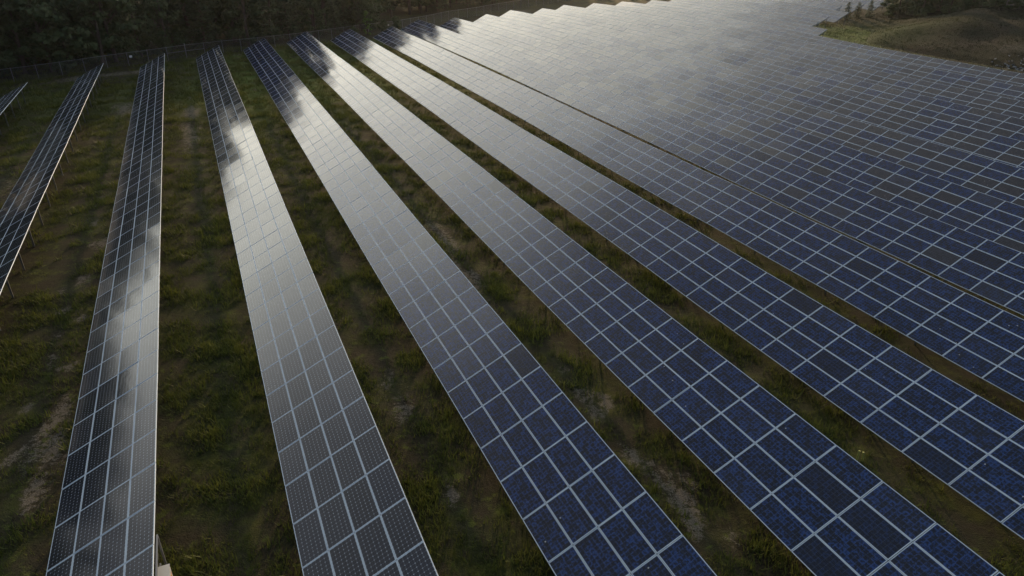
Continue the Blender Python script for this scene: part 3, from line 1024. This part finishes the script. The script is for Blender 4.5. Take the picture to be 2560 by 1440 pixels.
mb = MB()
for _ in range(1500):
    u = gr.uniform(109, 119); v = gr.uniform(52, 76)
    if gr.random() > sstep(77, 66, v) * sstep(119.5, 113, u) + .02: continue
    p = hill_pt(u, v) if u > 110 else w(u, v)
    s_ = gr.uniform(.07, .24)
    q = [Vector((gr.uniform(-1, 1), gr.uniform(-1, 1), gr.uniform(-.6, 1))).normalized() * s_ * gr.uniform(.7, 1) for _ in range(9)]
    bm = bmesh.new()
    for c in q: bm.verts.new(p + c + Vector((0, 0, s_ * .35)))
    res = bmesh.ops.convex_hull(bm, input=bm.verts)
    bm.verts.index_update()
    for f in bm.faces:
        mb.quad([v_.co.copy() for v_ in f.verts])
    bm.free()
so = mb.build('gravel', STONE)
tag(so, 'patch of pale broken stone at the foot of the mound', 'gravel', kind='stuff')

# ---------------------------------------------------------------- evening haze
mb = MB(); mb.box(-420, 420, -60, 520, -9, 42)
hz = bpy.data.materials.new('haze_air'); hz.use_nodes = True
t = NT(hz.node_tree)
t.n.remove(t.n['Principled BSDF'])
pv = t.add('ShaderNodeVolumePrincipled')
pv.inputs['Color'].default_value = (0.9, 0.9, 0.9, 1); pv.inputs['Density'].default_value = 0.00006; pv.inputs['Anisotropy'].default_value = 0.75
t.l.new(pv.outputs[0], t.n['Material Output'].inputs['Volume'])
ho = mb.build('haze', hz); tag(ho, kind='stuff')

# ---------------------------------------------------------------- sky, sun, camera
SUN_AZ, SUN_EL = R(3.0), R(11.0)
wd = bpy.data.worlds.new('World'); scene.world = wd; wd.use_nodes = True
t = NT(wd.node_tree)
bg = t.n['Background']
sky = t.add('ShaderNodeTexSky', sky_type='NISHITA'); sky.sun_disc = False
sky.sun_elevation = SUN_EL; sky.sun_rotation = SUN_AZ
sky.air_density = 1.3; sky.dust_density = 2.0; sky.altitude = 100
tc = t.add('ShaderNodeTexCoord').outputs['Generated']
sp = t.add('ShaderNodeSeparateXYZ'); t.put(sp.inputs[0], tc)
el = t.m('MULTIPLY', t.m('ARCSINE', sp.outputs[2]), 180 / math.pi)
az = t.m('MULTIPLY', t.m('SUBTRACT', t.m('ARCTAN2', sp.outputs[0], sp.outputs[1]), SUN_AZ), 180 / math.pi)
dist = t.m('SQRT', t.m('ADD', t.m('POWER', t.m('MAXIMUM', el, 0.0), 2.0), t.m('POWER', t.m('MULTIPLY', az, 0.65), 2.0)))
cl = t.add('ShaderNodeMapping'); t.put(cl.inputs[0], tc); cl.inputs['Scale'].default_value = (1.0, 1.0, 2.6)
cn = t.noise(cl.outputs[0], 2.6, 5, 0.55)
dist = t.m('ADD', dist, t.m('MULTIPLY', t.m('SUBTRACT', cn, 0.5), 13.0))
dn = t.m('DIVIDE', dist, 100.0)
# veil of thin cloud, brightest low down towards the hidden sun
veil = t.ramp(dn, [(0.0, (3.45, 3.2, 2.60)), (0.24, (3.35, 3.22, 2.78)), (0.33, (2.72, 2.74, 2.50)), (0.39, (1.58, 1.60, 1.54)), (0.455, (0.72, 0.73, 0.73)), (0.54, (0.44, 0.47, 0.52)), (0.68, (0.27, 0.36, 0.50)), (1.0, (0.17, 0.23, 0.34))])
nd = t.add('ShaderNodeVectorMath', operation='SCALE'); t.put(nd.inputs[0], sky.outputs[0]); nd.inputs[3].default_value = 0.05
skyc = t.mix(0.85, nd.outputs[0], veil)
t.put(bg.inputs['Color'], skyc)
bg.inputs['Strength'].default_value = 1.0

sd = bpy.data.lights.new('sun', 'SUN'); sd.energy = 3.4; sd.angle = R(1.5); sd.color = (1.0, 0.68, 0.36)
so = bpy.data.objects.new('sun', sd); COL.objects.link(so)
dv = Vector((math.sin(SUN_AZ) * math.cos(SUN_EL), math.cos(SUN_AZ) * math.cos(SUN_EL), math.sin(SUN_EL)))
so.rotation_euler = dv.to_track_quat('Z', 'Y').to_euler()
so.location = dv * 100

cd = bpy.data.cameras.new('camera'); cam = bpy.data.objects.new('camera', cd); COL.objects.link(cam)
cd.sensor_width = 36.0; cd.lens = 36.0 * F_PX; cd.clip_start = 0.1; cd.clip_end = 6000
cam.location = (0, 0, CAM_H); cam.rotation_euler = (math.pi / 2 - PITCH, 0, 0)
scene.camera = cam

scene.render.engine = 'CYCLES'
scene.cycles.max_bounces = 6
scene.cycles.diffuse_bounces = 2
scene.cycles.glossy_bounces = 3
scene.cycles.transparent_max_bounces = 12
scene.view_settings.view_transform = 'Standard'
scene.view_settings.look = 'None'
scene.view_settings.gamma = 1.0
scene.view_settings.exposure = 0.0
